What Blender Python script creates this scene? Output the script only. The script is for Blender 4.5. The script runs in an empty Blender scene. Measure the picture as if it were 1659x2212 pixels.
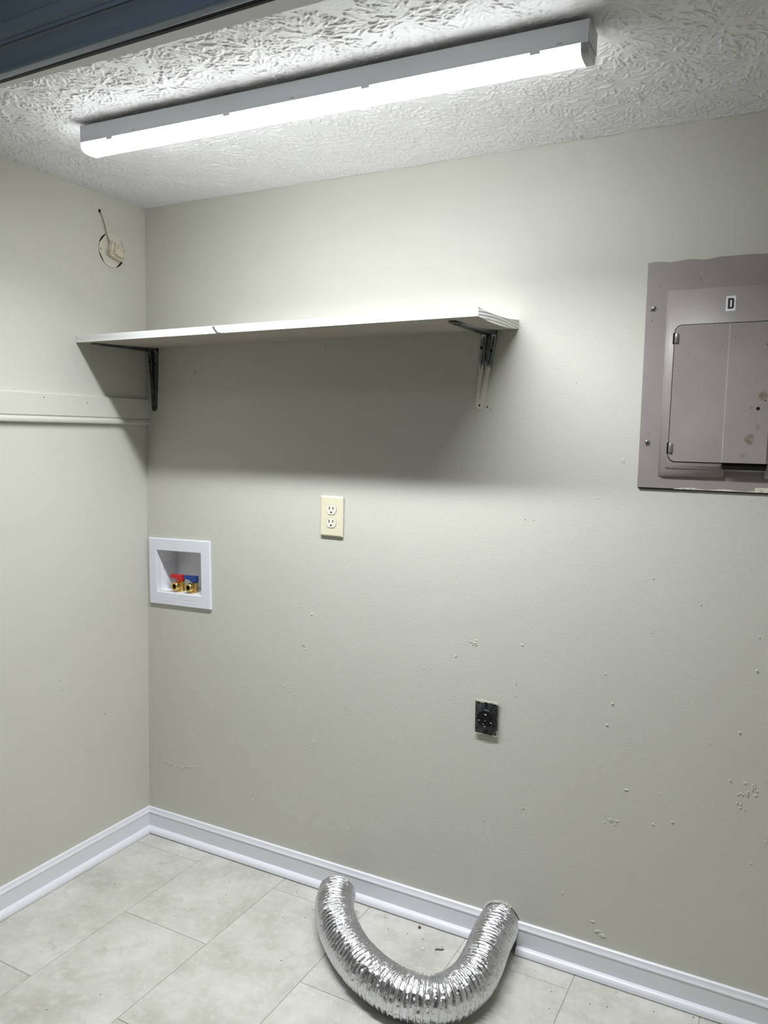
import bpy, bmesh, math, random
import numpy as np
from mathutils import Vector, Matrix

random.seed(7)
rng = np.random.default_rng(11)
SC = bpy.context.scene
COL = SC.collection

# ------------------------------------------------------------------ camera
# world: back wall is y=0, left wall is x=0, floor is z=0 (metres)
F_PX = 1703.3057
YAW, PITCH, ROLL = -0.484023, -0.092034, 0.019876
cam_d = bpy.data.cameras.new('camera')
cam_d.sensor_fit = 'VERTICAL'
cam_d.sensor_height = 24.0
cam_d.sensor_width = 18.0
cam_d.lens = F_PX / 2212.0 * 24.0
cam_d.clip_start = 0.01
cam = bpy.data.objects.new('camera', cam_d)
COL.objects.link(cam)
fw = Vector((math.sin(YAW) * math.cos(PITCH), math.cos(YAW) * math.cos(PITCH), math.sin(PITCH)))
r0 = Vector((math.cos(YAW), -math.sin(YAW), 0))
u0 = r0.cross(fw)
rr = r0 * math.cos(ROLL) + u0 * math.sin(ROLL)
uu = -r0 * math.sin(ROLL) + u0 * math.cos(ROLL)
m = Matrix((rr, uu, -fw)).transposed().to_4x4()
m.translation = Vector((1.970876, -2.003853, 1.395427))
cam.matrix_world = m
SC.camera = cam

# ------------------------------------------------------------------ world, exposure
wd = bpy.data.worlds.new('world')
SC.world = wd
wd.use_nodes = True
wd.node_tree.nodes['Background'].inputs[0].default_value = (0.75, 0.85, 1.0, 1)
wd.node_tree.nodes['Background'].inputs[1].default_value = 0.02
SC.view_settings.view_transform = 'Standard'
SC.view_settings.look = 'None'
SC.view_settings.gamma = 1.0
SC.view_settings.use_curve_mapping = False
SC.view_settings.exposure = 0.0
LAMP_STRENGTH = 30.0           # glow of the ceiling light's diffuser
LAMP_WATTS = 19.0            # area light added just under the diffuser, throwing more light down
LAMP_COLOR = (0.93, 0.97, 1.0)

# unseen cool fill light outside the opening, added to brighten the blue casing
hd = bpy.data.lights.new('casing_fill', 'POINT')
hd.energy = 4.5
hd.color = (0.80, 0.90, 1.0)
hd.shadow_soft_size = 0.09
fill_ob = bpy.data.objects.new('casing_fill', hd)
COL.objects.link(fill_ob)
fill_ob.location = (1.05, -1.62, 2.33)

# ------------------------------------------------------------------ room dimensions
H = 2.14            # closet ceiling
XR = 2.44           # right wall
YF = -0.936         # back face of the header over the opening
YB = -3.3           # rear wall of the room behind the camera
HO = 2.44           # ceiling of the room outside the opening

# ------------------------------------------------------------------ materials
def mat(name, color, rough=0.5, metal=0.0, spec=0.5):
    m = bpy.data.materials.new(name)
    m.use_nodes = True
    b = m.node_tree.nodes['Principled BSDF']
    b.inputs['Base Color'].default_value = (*color, 1)
    b.inputs['Roughness'].default_value = rough
    b.inputs['Metallic'].default_value = metal
    b.inputs['Specular IOR Level'].default_value = spec
    return m

def nodes(m):
    return m.node_tree.nodes, m.node_tree.links, m.node_tree.nodes['Principled BSDF']

def coords(m, kind='Object', scale=(1, 1, 1)):
    N, L, B = nodes(m)
    tc = N.new('ShaderNodeTexCoord')
    mp = N.new('ShaderNodeMapping')
    mp.inputs['Scale'].default_value = scale
    L.new(tc.outputs[kind], mp.inputs['Vector'])
    return mp.outputs['Vector']

def noise(m, vec, scale, detail=3, rough=0.55):
    N, L, B = nodes(m)
    n = N.new('ShaderNodeTexNoise')
    n.inputs['Scale'].default_value = scale
    n.inputs['Detail'].default_value = detail
    n.inputs['Roughness'].default_value = rough
    L.new(vec, n.inputs['Vector'])
    return n.outputs['Fac']

def ramp(m, fac, stops):
    N, L, B = nodes(m)
    r = N.new('ShaderNodeValToRGB')
    el = r.color_ramp.elements
    while len(el) < len(stops):
        el.new(0.5)
    for e, (p, c) in zip(el, stops):
        e.position = p
        e.color = (*c, 1) if len(c) == 3 else c
    L.new(fac, r.inputs['Fac'])
    return r.outputs['Color']

def bump(m, fac, strength, dist):
    N, L, B = nodes(m)
    b = N.new('ShaderNodeBump')
    b.inputs['Strength'].default_value = strength
    b.inputs['Distance'].default_value = dist
    L.new(fac, b.inputs['Height'])
    prev = B.inputs['Normal'].links
    if prev:
        L.new(prev[0].from_socket, b.inputs['Normal'])
    L.new(b.outputs['Normal'], B.inputs['Normal'])

def mix(m, fac, a, b, mode='MIX'):
    N, L, B = nodes(m)
    x = N.new('ShaderNodeMix')
    x.data_type = 'RGBA'
    x.blend_type = mode
    for s, v in ((x.inputs['Factor'], fac), (x.inputs['A'], a), (x.inputs['B'], b)):
        if hasattr(v, 'links'):
            L.new(v, s)
        elif isinstance(v, (int, float)):
            s.default_value = v
        else:
            s.default_value = (*v, 1)
    return x.outputs['Result']

def base(m, col):
    N, L, B = nodes(m)
    L.new(col, B.inputs['Base Color'])

def wall_paint(name, c):
    m = mat(name, c, 0.5, 0, 0.35)
    v = coords(m)
    base(m, ramp(m, noise(m, v, 1.7, 4), [(0.3, tuple(x * 0.97 for x in c)), (0.7, tuple(min(1, x * 1.02) for x in c))]))
    bump(m, noise(m, v, 210, 2), 0.36, 0.0014)
    bump(m, noise(m, v, 28, 3), 0.10, 0.004)
    return m

M = {}
M['wall'] = wall_paint('wall_paint', (0.60, 0.585, 0.525))
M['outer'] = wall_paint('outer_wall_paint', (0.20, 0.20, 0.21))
M['ceil'] = mat('ceiling_paint', (0.75, 0.745, 0.73), 0.75, 0, 0.25)
v = coords(M['ceil'])
bump(M['ceil'], noise(M['ceil'], v, 160, 3), 0.25, 0.0015)
M['trimwhite'] = mat('white_gloss_paint', (0.78, 0.79, 0.83), 0.32)
v = coords(M['trimwhite'], scale=(0.15, 1, 1))
bump(M['trimwhite'], noise(M['trimwhite'], v, 90, 2), 0.08, 0.001)
M['rail'] = wall_paint('rail_paint', (0.61, 0.595, 0.535))
M['grout'] = mat('tile_joint', (0.50, 0.48, 0.42), 0.8)
M['dark'] = mat('dark_cavity', (0.012, 0.011, 0.010), 0.9, 0, 0.1)
M['outerfloor'] = mat('dark_wood_floor', (0.10, 0.075, 0.055), 0.45)
M['black'] = mat('black_rubber', (0.012, 0.012, 0.013), 0.6)

# stone-look floor tile
t = mat('stone_look_tile', (0.6, 0.58, 0.53), 0.34)
N, L, B = nodes(t)
tc = N.new('ShaderNodeTexCoord'); oi = N.new('ShaderNodeObjectInfo')
sh = N.new('ShaderNodeVectorMath'); sh.operation = 'MULTIPLY_ADD'
L.new(oi.outputs['Location'], sh.inputs[0]); sh.inputs[1].default_value = (3.1, 2.3, 1.7)
L.new(tc.outputs['Object'], sh.inputs[2])
vv = sh.outputs['Vector']
a = ramp(t, noise(t, vv, 5.5, 6, 0.62), [(0.30, (0.43, 0.415, 0.37)), (0.5, (0.55, 0.535, 0.485)), (0.68, (0.65, 0.635, 0.59))])
spots = ramp(t, noise(t, vv, 42, 5, 0.65), [(0.50, (0, 0, 0)), (0.78, (0.8, 0.8, 0.8))])
a = mix(t, spots, a, (0.67, 0.66, 0.62))
pits = ramp(t, noise(t, vv, 17, 6, 0.7), [(0.30, (0.8, 0.8, 0.8)), (0.46, (0, 0, 0))])
a = mix(t, pits, a, (0.45, 0.43, 0.38))
base(t, a)
bump(t, noise(t, vv, 60, 4), 0.12, 0.001)
M['tile'] = t

# painted board, with end grain as a second slot
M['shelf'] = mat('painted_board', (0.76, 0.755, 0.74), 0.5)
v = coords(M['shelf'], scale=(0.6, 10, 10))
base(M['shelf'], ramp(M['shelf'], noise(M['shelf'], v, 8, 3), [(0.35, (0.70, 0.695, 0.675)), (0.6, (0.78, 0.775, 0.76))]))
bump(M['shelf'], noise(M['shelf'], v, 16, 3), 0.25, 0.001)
M['underside'] = mat('shaded_board_underside', (0.42, 0.395, 0.34), 0.55)  # darker than the rest of the board: shade under the shelf put into colour
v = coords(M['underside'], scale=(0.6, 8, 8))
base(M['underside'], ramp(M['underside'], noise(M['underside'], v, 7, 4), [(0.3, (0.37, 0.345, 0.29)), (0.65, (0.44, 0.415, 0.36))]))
M['endgrain'] = mat('painted_end_grain', (0.72, 0.71, 0.68), 0.6)
N, L, B = nodes(M['endgrain'])
tc = N.new('ShaderNodeTexCoord'); mp = N.new('ShaderNodeMapping')
mp.inputs['Location'].default_value = (0, 0.105, 0.030)
L.new(tc.outputs['Object'], mp.inputs['Vector'])
sep = N.new('ShaderNodeVectorMath'); sep.operation = 'MULTIPLY'; sep.inputs[1].default_value = (0, 1, 1.0)
L.new(mp.outputs['Vector'], sep.inputs[0])
w = N.new('ShaderNodeTexWave'); w.wave_type = 'RINGS'; w.rings_direction = 'SPHERICAL'
w.inputs['Scale'].default_value = 42; w.inputs['Distortion'].default_value = 1.2; w.inputs['Detail Scale'].default_value = 6
L.new(sep.outputs['Vector'], w.inputs['Vector'])
base(M['endgrain'], ramp(M['endgrain'], w.outputs['Fac'], [(0.1, (0.50, 0.49, 0.45)), (0.5, (0.72, 0.71, 0.68))]))
bump(M['endgrain'], w.outputs['Fac'], 0.5, 0.0015)

# galvanised bracket, with beige wall paint brushed over its lower end
def bracket_mat(name, z0, z1, k=1.0):
    m = mat(name, (0.20, 0.215, 0.22), 0.34, 0.9)
    N, L, B = nodes(m)
    v = coords(m)
    sp = N.new('ShaderNodeSeparateXYZ'); L.new(v, sp.inputs[0])
    mr = N.new('ShaderNodeMapRange'); mr.inputs['From Min'].default_value = z0; mr.inputs['From Max'].default_value = z1
    L.new(sp.outputs['Z'], mr.inputs['Value'])
    ad = N.new('ShaderNodeMath'); ad.operation = 'ADD'
    n = noise(m, coords(m, scale=(3, 3, 0.6)), 45, 4, 0.7)
    L.new(mr.outputs['Result'], ad.inputs[0]); L.new(n, ad.inputs[1])
    f = ramp(m, ad.outputs['Value'], [(0.93, (1, 1, 1)), (0.99, (0, 0, 0))])
    blot = ramp(m, noise(m, v, 30, 4), [(0.3, (0.12 * k, 0.135 * k, 0.14 * k)), (0.7, (0.30 * k, 0.32 * k, 0.325 * k))])
    base(m, mix(m, f, blot, (0.72, 0.70, 0.62)))
    inv = N.new('ShaderNodeMath'); inv.operation = 'SUBTRACT'; inv.inputs[0].default_value = 0.9
    L.new(f, inv.inputs[1]); L.new(inv.outputs['Value'], B.inputs['Metallic'])
    return m
M['bracket'] = bracket_mat('galvanised_steel', -0.16, -0.02)
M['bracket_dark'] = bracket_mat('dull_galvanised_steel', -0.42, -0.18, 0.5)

M['fixture'] = mat('white_enamel', (0.83, 0.87, 0.93), 0.35)
M['fixcap'] = mat('grey_plastic', (0.44, 0.44, 0.46), 0.28)
M['chrome'] = mat('bright_rivet', (0.85, 0.88, 0.9), 0.35, 0.2)
le = bpy.data.materials.new('lit_diffuser'); le.use_nodes = True
le.node_tree.nodes.clear()
e = le.node_tree.nodes.new('ShaderNodeEmission'); o = le.node_tree.nodes.new('ShaderNodeOutputMaterial')
e.inputs[0].default_value = (*LAMP_COLOR, 1); e.inputs[1].default_value = LAMP_STRENGTH
le.node_tree.links.new(e.outputs[0], o.inputs[0])
M['lens'] = le

# breaker panel enamel with rubbed grime
p = mat('taupe_enamel', (0.31, 0.275, 0.26), 0.36)
v = coords(p)
c = ramp(p, noise(p, v, 7, 4), [(0.3, (0.285, 0.255, 0.24)), (0.7, (0.33, 0.295, 0.28))])
specks = ramp(p, noise(p, v, 120, 2, 0.4), [(0.215, (1, 1, 1)), (0.245, (0, 0, 0))])
c = mix(p, specks, c, (0.10, 0.085, 0.075))
base(p, c)
bump(p, noise(p, v, 9, 3), 0.12, 0.004)
M['panel'] = p
d = mat('taupe_enamel_stained', (0.31, 0.275, 0.26), 0.33)
v = coords(d)
c = ramp(d, noise(d, v, 7, 4), [(0.3, (0.285, 0.255, 0.24)), (0.7, (0.33, 0.295, 0.28))])
specks = ramp(d, noise(d, v, 95, 2, 0.4), [(0.225, (1, 1, 1)), (0.255, (0, 0, 0))])
c = mix(d, specks, c, (0.09, 0.075, 0.065))
N, L, B = nodes(d)
for (sx, sz, rad) in ((0.268, -0.319, 0.024), (0.246, -0.418, 0.030), (0.234, -0.455, 0.022), (0.262, -0.392, 0.020), (0.268, -0.365, 0.014)):
    dist = N.new('ShaderNodeVectorMath'); dist.operation = 'DISTANCE'
    L.new(v, dist.inputs[0]); dist.inputs[1].default_value = (sx, -0.02, sz)
    mr = N.new('ShaderNodeMapRange'); mr.inputs['From Min'].default_value = rad; mr.inputs['From Max'].default_value = rad * 0.3
    L.new(dist.outputs['Value'], mr.inputs['Value'])
    mu = N.new('ShaderNodeMath'); mu.operation = 'MULTIPLY'
    L.new(mr.outputs['Result'], mu.inputs[0]); L.new(noise(d, v, 75, 5, 0.7), mu.inputs[1])
    f = ramp(d, mu.outputs['Value'], [(0.36, (0, 0, 0)), (0.55, (0.8, 0.8, 0.8))])
    c = mix(d, f, c, (0.15, 0.105, 0.05))
base(d, c)
M['door'] = d
M['screw'] = mat('zinc_screw', (0.27, 0.27, 0.28), 0.35, 0.8)
M['hinge'] = mat('dull_hinge_metal', (0.30, 0.28, 0.265), 0.35, 0.5)
M['sticker'] = mat('white_sticker', (0.80, 0.82, 0.83), 0.4)
M['ink'] = mat('black_print', (0.01, 0.01, 0.011), 0.5)
M['cream'] = mat('cream_paint_remains', (0.66, 0.63, 0.52), 0.6)
v = coords(M['cream'])
base(M['cream'], ramp(M['cream'], noise(M['cream'], v, 120, 3), [(0.35, (0.45, 0.42, 0.33)), (0.55, (0.68, 0.65, 0.54))]))
M['ivory'] = mat('ivory_plastic', (0.72, 0.69, 0.52), 0.35)
M['ivory2'] = mat('pale_ivory_plastic', (0.76, 0.74, 0.64), 0.3)
M['jack'] = mat('painted_jack_plastic', (0.62, 0.57, 0.43), 0.45)
v = coords(M['jack'])
base(M['jack'], ramp(M['jack'], noise(M['jack'], v, 60, 4), [(0.35, (0.48, 0.43, 0.30)), (0.55, (0.66, 0.61, 0.48))]))
M['plateround'] = mat('cream_round_plate', (0.66, 0.63, 0.53), 0.5)
M['wire'] = mat('painted_cable', (0.36, 0.31, 0.23), 0.6)
M['plastic'] = mat('white_abs_plastic', (0.78, 0.80, 0.85), 0.3)
M['boxin'] = mat('white_box_interior', (0.87, 0.89, 0.93), 0.4)
M['brass'] = mat('brass', (0.78, 0.56, 0.20), 0.22, 1.0)
M['red'] = mat('red_handle', (0.55, 0.018, 0.022), 0.35)
M['blue'] = mat('blue_handle', (0.012, 0.055, 0.26), 0.35)
M['bakelite'] = mat('black_bakelite', (0.012, 0.012, 0.013), 0.16)
M['dplate'] = mat('dark_steel_plate', (0.075, 0.085, 0.088), 0.4, 0.7)
v = coords(M['dplate'])
base(M['dplate'], ramp(M['dplate'], noise(M['dplate'], v, 90, 4), [(0.35, (0.04, 0.047, 0.05)), (0.62, (0.13, 0.145, 0.15)), (0.75, (0.22, 0.23, 0.20))]))
M['contact'] = mat('pale_contact', (0.75, 0.75, 0.76), 0.3, 0.3)
M['casing'] = mat('slate_blue_gloss_paint', (0.155, 0.205, 0.255), 0.18, 0, 0.8)
M['jamb'] = mat('grey_white_jamb_paint', (0.68, 0.675, 0.66), 0.5)
f = mat('crinkled_foil', (0.74, 0.75, 0.78), 0.13, 1.0)
v = coords(f)
bump(f, noise(f, v, 150, 4, 0.65), 0.6, 0.003)
bump(f, noise(f, coords(f, scale=(1, 1.6, 1)), 55, 3, 0.6), 0.35, 0.004)
M['foil'] = f
M['crumb'] = mat('plaster_crumbs', (0.66, 0.63, 0.56), 0.8)
M['grit'] = mat('dark_grit', (0.06, 0.05, 0.04), 0.8)
M['splinter'] = mat('brown_splinter', (0.13, 0.09, 0.06), 0.7)

# ------------------------------------------------------------------ helpers
def link_mesh(name, me, m, parent=None, loc=(0, 0, 0), rot=(0, 0, 0)):
    ob = bpy.data.objects.new(name, me)
    COL.objects.link(ob)
    for k in (m if isinstance(m, (list, tuple)) else [m]):
        me.materials.append(M[k])
    ob.location = loc
    ob.rotation_euler = rot
    if parent:
        ob.parent = parent
    return ob

def build(name, bm, m, parent=None, loc=(0, 0, 0), rot=(0, 0, 0), smooth=False):
    me = bpy.data.meshes.new(name)
    bmesh.ops.recalc_face_normals(bm, faces=bm.faces)
    bm.to_mesh(me)
    bm.free()
    if smooth:
        me.polygons.foreach_set('use_smooth', [True] * len(me.polygons))
        if smooth != 'full':
            me.set_sharp_from_angle(angle=math.radians(smooth if smooth is not True else 35))
    return link_mesh(name, me, m, parent, loc, rot)

def tag(o, label, cat, group=None):
    o['label'] = label
    o['category'] = cat
    if group:
        o['group'] = group
    return o

def structure(o, label=None):
    o['kind'] = 'structure'
    if label:
        o['label'] = label
    return o

def empty(name, loc, label, cat, rot=(0, 0, 0), group=None):
    o = bpy.data.objects.new(name, None)
    COL.objects.link(o)
    o.location = loc
    o.rotation_euler = rot
    o.empty_display_size = 0.05
    return tag(o, label, cat, group)

def B_(): return bmesh.new()

def box(bm, x0, x1, y0, y1, z0, z1, bev=0, seg=2, mat_i=0):
    vs = [bm.verts.new(c) for c in ((x0, y0, z0), (x1, y0, z0), (x1, y1, z0), (x0, y1, z0), (x0, y0, z1), (x1, y0, z1), (x1, y1, z1), (x0, y1, z1))]
    fs = []
    for q in ((0, 3, 2, 1), (4, 5, 6, 7), (0, 1, 5, 4), (1, 2, 6, 5), (2, 3, 7, 6), (3, 0, 4, 7)):
        f_ = bm.faces.new([vs[i] for i in q]); f_.material_index = mat_i; fs.append(f_)
    if bev:
        es = {e_ for f_ in fs for e_ in f_.edges}
        bmesh.ops.bevel(bm, geom=list(es), offset=bev, segments=seg, affect='EDGES', profile=0.5)
    return bm

def loft(bm, rings, close=True, cap=True):
    """rings: list of lists of points, joined in order"""
    R_ = [[bm.verts.new(p_) for p_ in ring] for ring in rings]
    n = len(R_[0])
    for a_, b_ in zip(R_[:-1], R_[1:]):
        for i in range(n if close else n - 1):
            j = (i + 1) % n
            bm.faces.new((a_[i], a_[j], b_[j], b_[i]))
    if cap and close:
        bm.faces.new(R_[0][::-1]); bm.faces.new(R_[-1])
    return bm

def frame_of(d):
    d = Vector(d).normalized()
    a_ = Vector((0, 0, 1)) if abs(d.z) < 0.9 else Vector((1, 0, 0))
    s = d.cross(a_).normalized()
    return s, s.cross(d).normalized()

def lathe(bm, origin, axis, prof, n=24, cap=True):
    """prof: (distance along axis, radius)"""
    s, t_ = frame_of(axis)
    ax = Vector(axis).normalized(); o_ = Vector(origin)
    rings = [[o_ + ax * h_ + (s * math.cos(2 * math.pi * k / n) + t_ * math.sin(2 * math.pi * k / n)) * max(r_, 1e-5) for k in range(n)] for h_, r_ in prof]
    return loft(bm, rings, True, cap)

def tube(bm, pts, r, n=8):
    P = [Vector(p_) for p_ in pts]
    rings = []
    s, t_ = frame_of(P[1] - P[0])
    for i, p_ in enumerate(P):
        d = (P[min(i + 1, len(P) - 1)] - P[max(i - 1, 0)]).normalized()
        s = (s - d * s.dot(d)).normalized(); t_ = d.cross(s)
        rings.append([p_ + (s * math.cos(2 * math.pi * k / n) + t_ * math.sin(2 * math.pi * k / n)) * r for k in range(n)])
    return loft(bm, rings)

def prism(bm, poly, axis, a0, a1, mat_i=0):
    """extrude a 2-D polygon (x,z) along y, or (y,z) along x, or (x,y) along z"""
    def P(p_, h_):
        return {'y': (p_[0], h_, p_[1]), 'x': (h_, p_[0], p_[1]), 'z': (p_[0], p_[1], h_)}[axis]
    return loft(bm, [[P(p_, a0) for p_ in poly], [P(p_, a1) for p_ in poly]])

def rounded_rect(x0, x1, z0, z1, r, n=5):
    out = []
    for cx, cz, a0 in ((x1 - r, z1 - r, 0), (x0 + r, z1 - r, 90), (x0 + r, z0 + r, 180), (x1 - r, z0 + r, 270)):
        for k in range(n + 1):
            a_ = math.radians(a0 + 90 * k / n)
            out.append((cx + r * math.cos(a_), cz + r * math.sin(a_)))
    return out

# ------------------------------------------------------------------ floor and tiles
bm = B_(); box(bm, -0.12, XR + 0.12, YB - 0.12, 0.12, -0.08, -0.0022)
floor = structure(build('floor', bm, 'grout'), 'floor of stone look beige tiles')
XE = [0.0, 0.296, 0.602, 0.911, 1.218, 1.526, 1.834, 2.142, XR]
YT = -0.975         # the tiles end under the header
bm = B_(); box(bm, 0.0, XR, YB, YT, -0.0021, -0.0005)
structure(build('floor', bm, 'outerfloor'), 'dark floor of the room outside the opening')
tile_cache = {}
for ci in range(len(XE) - 1):
    ys = [0.0]
    y = -0.0895 if ci % 2 == 0 else -0.4025
    while y > YT:
        ys.append(y); y -= 0.634
    ys.append(YT)
    for ya, yb in zip(ys[:-1], ys[1:]):
        w_, h_ = XE[ci + 1] - XE[ci], ya - yb
        key = (round(w_, 3), round(h_, 3))
        if key not in tile_cache:
            bm = B_(); g = 0.0006
            box(bm, -w_ / 2 + g, w_ / 2 - g, -h_ / 2 + g, h_ / 2 - g, -0.004, 0.0, 0.0007, 1)
            me = bpy.data.meshes.new('tile'); bmesh.ops.recalc_face_normals(bm, faces=bm.faces); bm.to_mesh(me); bm.free()
            me.materials.append(M['tile']); tile_cache[key] = me
        ob = bpy.data.objects.new('tile', tile_cache[key]); COL.objects.link(ob)
        ob.location = ((XE[ci] + XE[ci + 1]) / 2, (ya + yb) / 2, 0); ob.parent = floor

# ------------------------------------------------------------------ back wall with its two openings
WB = (0.047, 0.247, 0.864, 1.0095)      # washer box opening
VC, VZ, VR = 1.310, 0.066, 0.057        # dryer vent hole
bm = B_()
sq = (VC - 0.075, VC + 0.075, 0.0, 0.14)
def wall_cells(bm, xs, zs, holes, y):
    for xa, xb in zip(xs[:-1], xs[1:]):
        for za, zb in zip(zs[:-1], zs[1:]):
            cx, cz = (xa + xb) / 2, (za + zb) / 2
            if any(h_[0] < cx < h_[1] and h_[2] < cz < h_[3] for h_ in holes):
                continue
            bm.faces.new([bm.verts.new(c_) for c_ in ((xa, y, za), (xb, y, za), (xb, y, zb), (xa, y, zb))])
wall_cells(bm, sorted({-0.12, WB[0], WB[1], sq[0], sq[1], XR + 0.12}), sorted({-0.01, 0.0, sq[3], WB[2], WB[3], HO}), [WB, sq], 0.0)
n = 32
def sqpt(k):
    a_ = 2 * math.pi * k / n
    c_, s_ = math.cos(a_), math.sin(a_)
    q = max(abs(c_), abs(s_))
    x_, z_ = c_ / q, s_ / q
    return (VC + 0.075 * x_, 0.0, 0.07 + 0.07 * z_)
ring0 = [sqpt(k) for k in range(n)]
ring1 = [(VC + VR * math.cos(2 * math.pi * k / n), 0.0, VZ + VR * math.sin(2 * math.pi * k / n)) for k in range(n)]
ring2 = [(x_, 0.10, z_) for x_, _, z_ in ring1]
loft(bm, [ring0, ring1, ring2], True, False)
# sides of the box opening, and the sheathing behind the wall
for q in (((WB[0], WB[2]), (WB[1], WB[2])), ((WB[1], WB[2]), (WB[1], WB[3])), ((WB[1], WB[3]), (WB[0], WB[3])), ((WB[0], WB[3]), (WB[0], WB[2]))):
    bm.faces.new([bm.verts.new(c_) for c_ in ((q[0][0], 0, q[0][1]), (q[1][0], 0, q[1][1]), (q[1][0], 0.012, q[1][1]), (q[0][0], 0.012, q[0][1]))])
box(bm, -0.12, XR + 0.12, 0.115, 0.125, -0.01, HO)
bmesh.ops.remove_doubles(bm, verts=bm.verts, dist=1e-5)
wall_back = structure(build('wall_back', bm, 'wall'), 'beige painted back wall with shelf and outlets')

bm = B_(); box(bm, -0.12, 0.0, YB, 0.0, -0.01, HO)
wall_left = structure(build('wall_left', bm, 'wall'), 'beige painted side wall meeting the shelf end')
bm = B_(); box(bm, XR, XR + 0.12, YB, 0.0, -0.01, HO)
structure(build('wall_right', bm, 'wall'), 'beige painted wall beyond the breaker panel')
bm = B_(); box(bm, -0.12, XR + 0.12, YB - 0.12, YB, -0.01, HO)
structure(build('wall_rear', bm, 'outer'), 'grey wall behind the viewer')

# ------------------------------------------------------------------ stomped plaster ceiling as a height field
step = 0.0018
nx, ny = int(XR / step) + 1, int((-YF + 0.03) / step) + 1
hf = np.zeros((ny, nx), dtype=np.float32)
gx = np.linspace(0, XR, nx); gy = np.linspace(YF - 0.03, 0, ny)
cent = []
for _ in range(4000):
    c_ = (rng.uniform(-0.05, XR), rng.uniform(YF - 0.05, 0.05))
    if all((c_[0] - q[0]) ** 2 + (c_[1] - q[1]) ** 2 > 0.118 ** 2 for q in cent):
        cent.append(c_)
for cx, cy in cent:
    for _ in range(rng.integers(170, 230)):
        ang = rng.uniform(0, 2 * math.pi)
        rad = 0.006 + 0.085 * math.sqrt(rng.uniform(0, 1))
        x_, y_ = cx + rad * math.cos(ang), cy + rad * math.sin(ang)
        dirn = ang + rng.normal(0, 0.33)
        ln = rng.uniform(0.004, 0.013) * (0.6 + rad * 7)
        wd_ = rng.uniform(0.0014, 0.0034)
        hh = rng.uniform(0.0009, 0.0031)
        R_ = ln + wd_ * 2
        i0, i1 = np.searchsorted(gx, (x_ - R_, x_ + R_)); j0, j1 = np.searchsorted(gy, (y_ - R_, y_ + R_))
        if i1 - i0 < 2 or j1 - j0 < 2:
            continue
        X, Y = np.meshgrid(gx[i0:i1] - x_, gy[j0:j1] - y_)
        u_ = X * math.cos(dirn) + Y * math.sin(dirn); w_ = -X * math.sin(dirn) + Y * math.cos(dirn)
        w_ = w_ + rng.normal(0, 22) * u_ * u_
        d_ = np.sqrt(np.maximum(np.abs(u_) - ln, 0) ** 2 + w_ ** 2) / wd_
        k_ = np.clip((1.35 - d_) * 1.35, 0, 1); k_ = k_ * k_ * (3 - 2 * k_) * hh * (0.75 + 0.25 * u_ / ln)
        np.maximum(hf[j0:j1, i0:i1], k_, out=hf[j0:j1, i0:i1])
hf += (rng.normal(0, 0.00012, hf.shape)).astype(np.float32)
hf[-2:, :] *= 0.2
XX, YY = np.meshgrid(gx, gy)
co = np.stack([XX, YY, H - hf], -1).reshape(-1, 3).astype(np.float32)
idx = np.arange(nx * ny).reshape(ny, nx)
quads = np.stack([idx[:-1, :-1], idx[1:, :-1], idx[1:, 1:], idx[:-1, 1:]], -1).reshape(-1, 4)
me = bpy.data.meshes.new('ceiling')
me.vertices.add(len(co)); me.vertices.foreach_set('co', co.ravel())
me.loops.add(quads.size); me.loops.foreach_set('vertex_index', quads.ravel().astype(np.int32))
me.polygons.add(len(quads)); me.polygons.foreach_set('loop_start', np.arange(0, quads.size, 4, dtype=np.int32))
me.polygons.foreach_set('use_smooth', np.ones(len(quads), dtype=bool))
me.update(calc_edges=True)
ceiling = structure(link_mesh('ceiling', me, 'ceil'), 'white ceiling with stomped plaster texture')
bm = B_(); box(bm, -0.12, XR + 0.12, YF + 0.002, 0.12, H + 0.004, H + 0.03)
build('ceiling_board', bm, 'ceil', ceiling)
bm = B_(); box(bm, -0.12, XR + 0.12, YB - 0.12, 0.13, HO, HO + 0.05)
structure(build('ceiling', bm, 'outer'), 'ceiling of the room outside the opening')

# ------------------------------------------------------------------ header over the opening, jamb strip, gasket, blue casing
YH = -0.968
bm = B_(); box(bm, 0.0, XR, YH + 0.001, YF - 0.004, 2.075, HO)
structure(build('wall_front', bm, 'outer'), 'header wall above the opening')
bm = B_()
pl = [(0.0, -0.9395), (0.55, -0.9415), (1.30, -0.9285), (XR, -0.925), (XR, -0.966), (1.22, -0.9625), (0.9, -0.9585), (0.56, -0.9545), (0.0, -0.952)]
prism(bm, pl, 'z', 2.060, 2.078)
structure(build('trim_1', bm, 'jamb'), 'grey white jamb strip under the header')
bm = B_(); k = 60; top = []; bot = []
for i in range(k + 1):
    x_ = XR * i / k
    top.append((x_, -0.9555 - 0.006 * min(1, x_ / 1.3) - 0.0012 * math.sin(x_ * 9) - 0.0008 * math.sin(x_ * 23))); bot.append((x_, -0.9715 - 0.0215 * (x_ - 0.56)))
prism(bm, top + bot[::-1], 'z', 2.0645, 2.0765)
structure(build('trim_2', bm, 'black', smooth=True), 'black gasket strip between jamb and blue casing')
prof = [(-0.966, 2.0590), (-0.976, 2.0585), (-0.9805, 2.0600), (-0.9825, 2.0635), (-0.9815, 2.0675), (-0.9785, 2.0705), (-0.9785, 2.0735), (-0.9735, 2.0760), (-0.9735, 2.0790)]
for i in range(9):
    a_ = i / 8 * math.pi / 2
    prof.append((-0.9735 - 0.0150 * (1 - math.cos(a_)) ** 0.9, 2.0795 + 0.0260 * math.sin(a_)))
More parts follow.
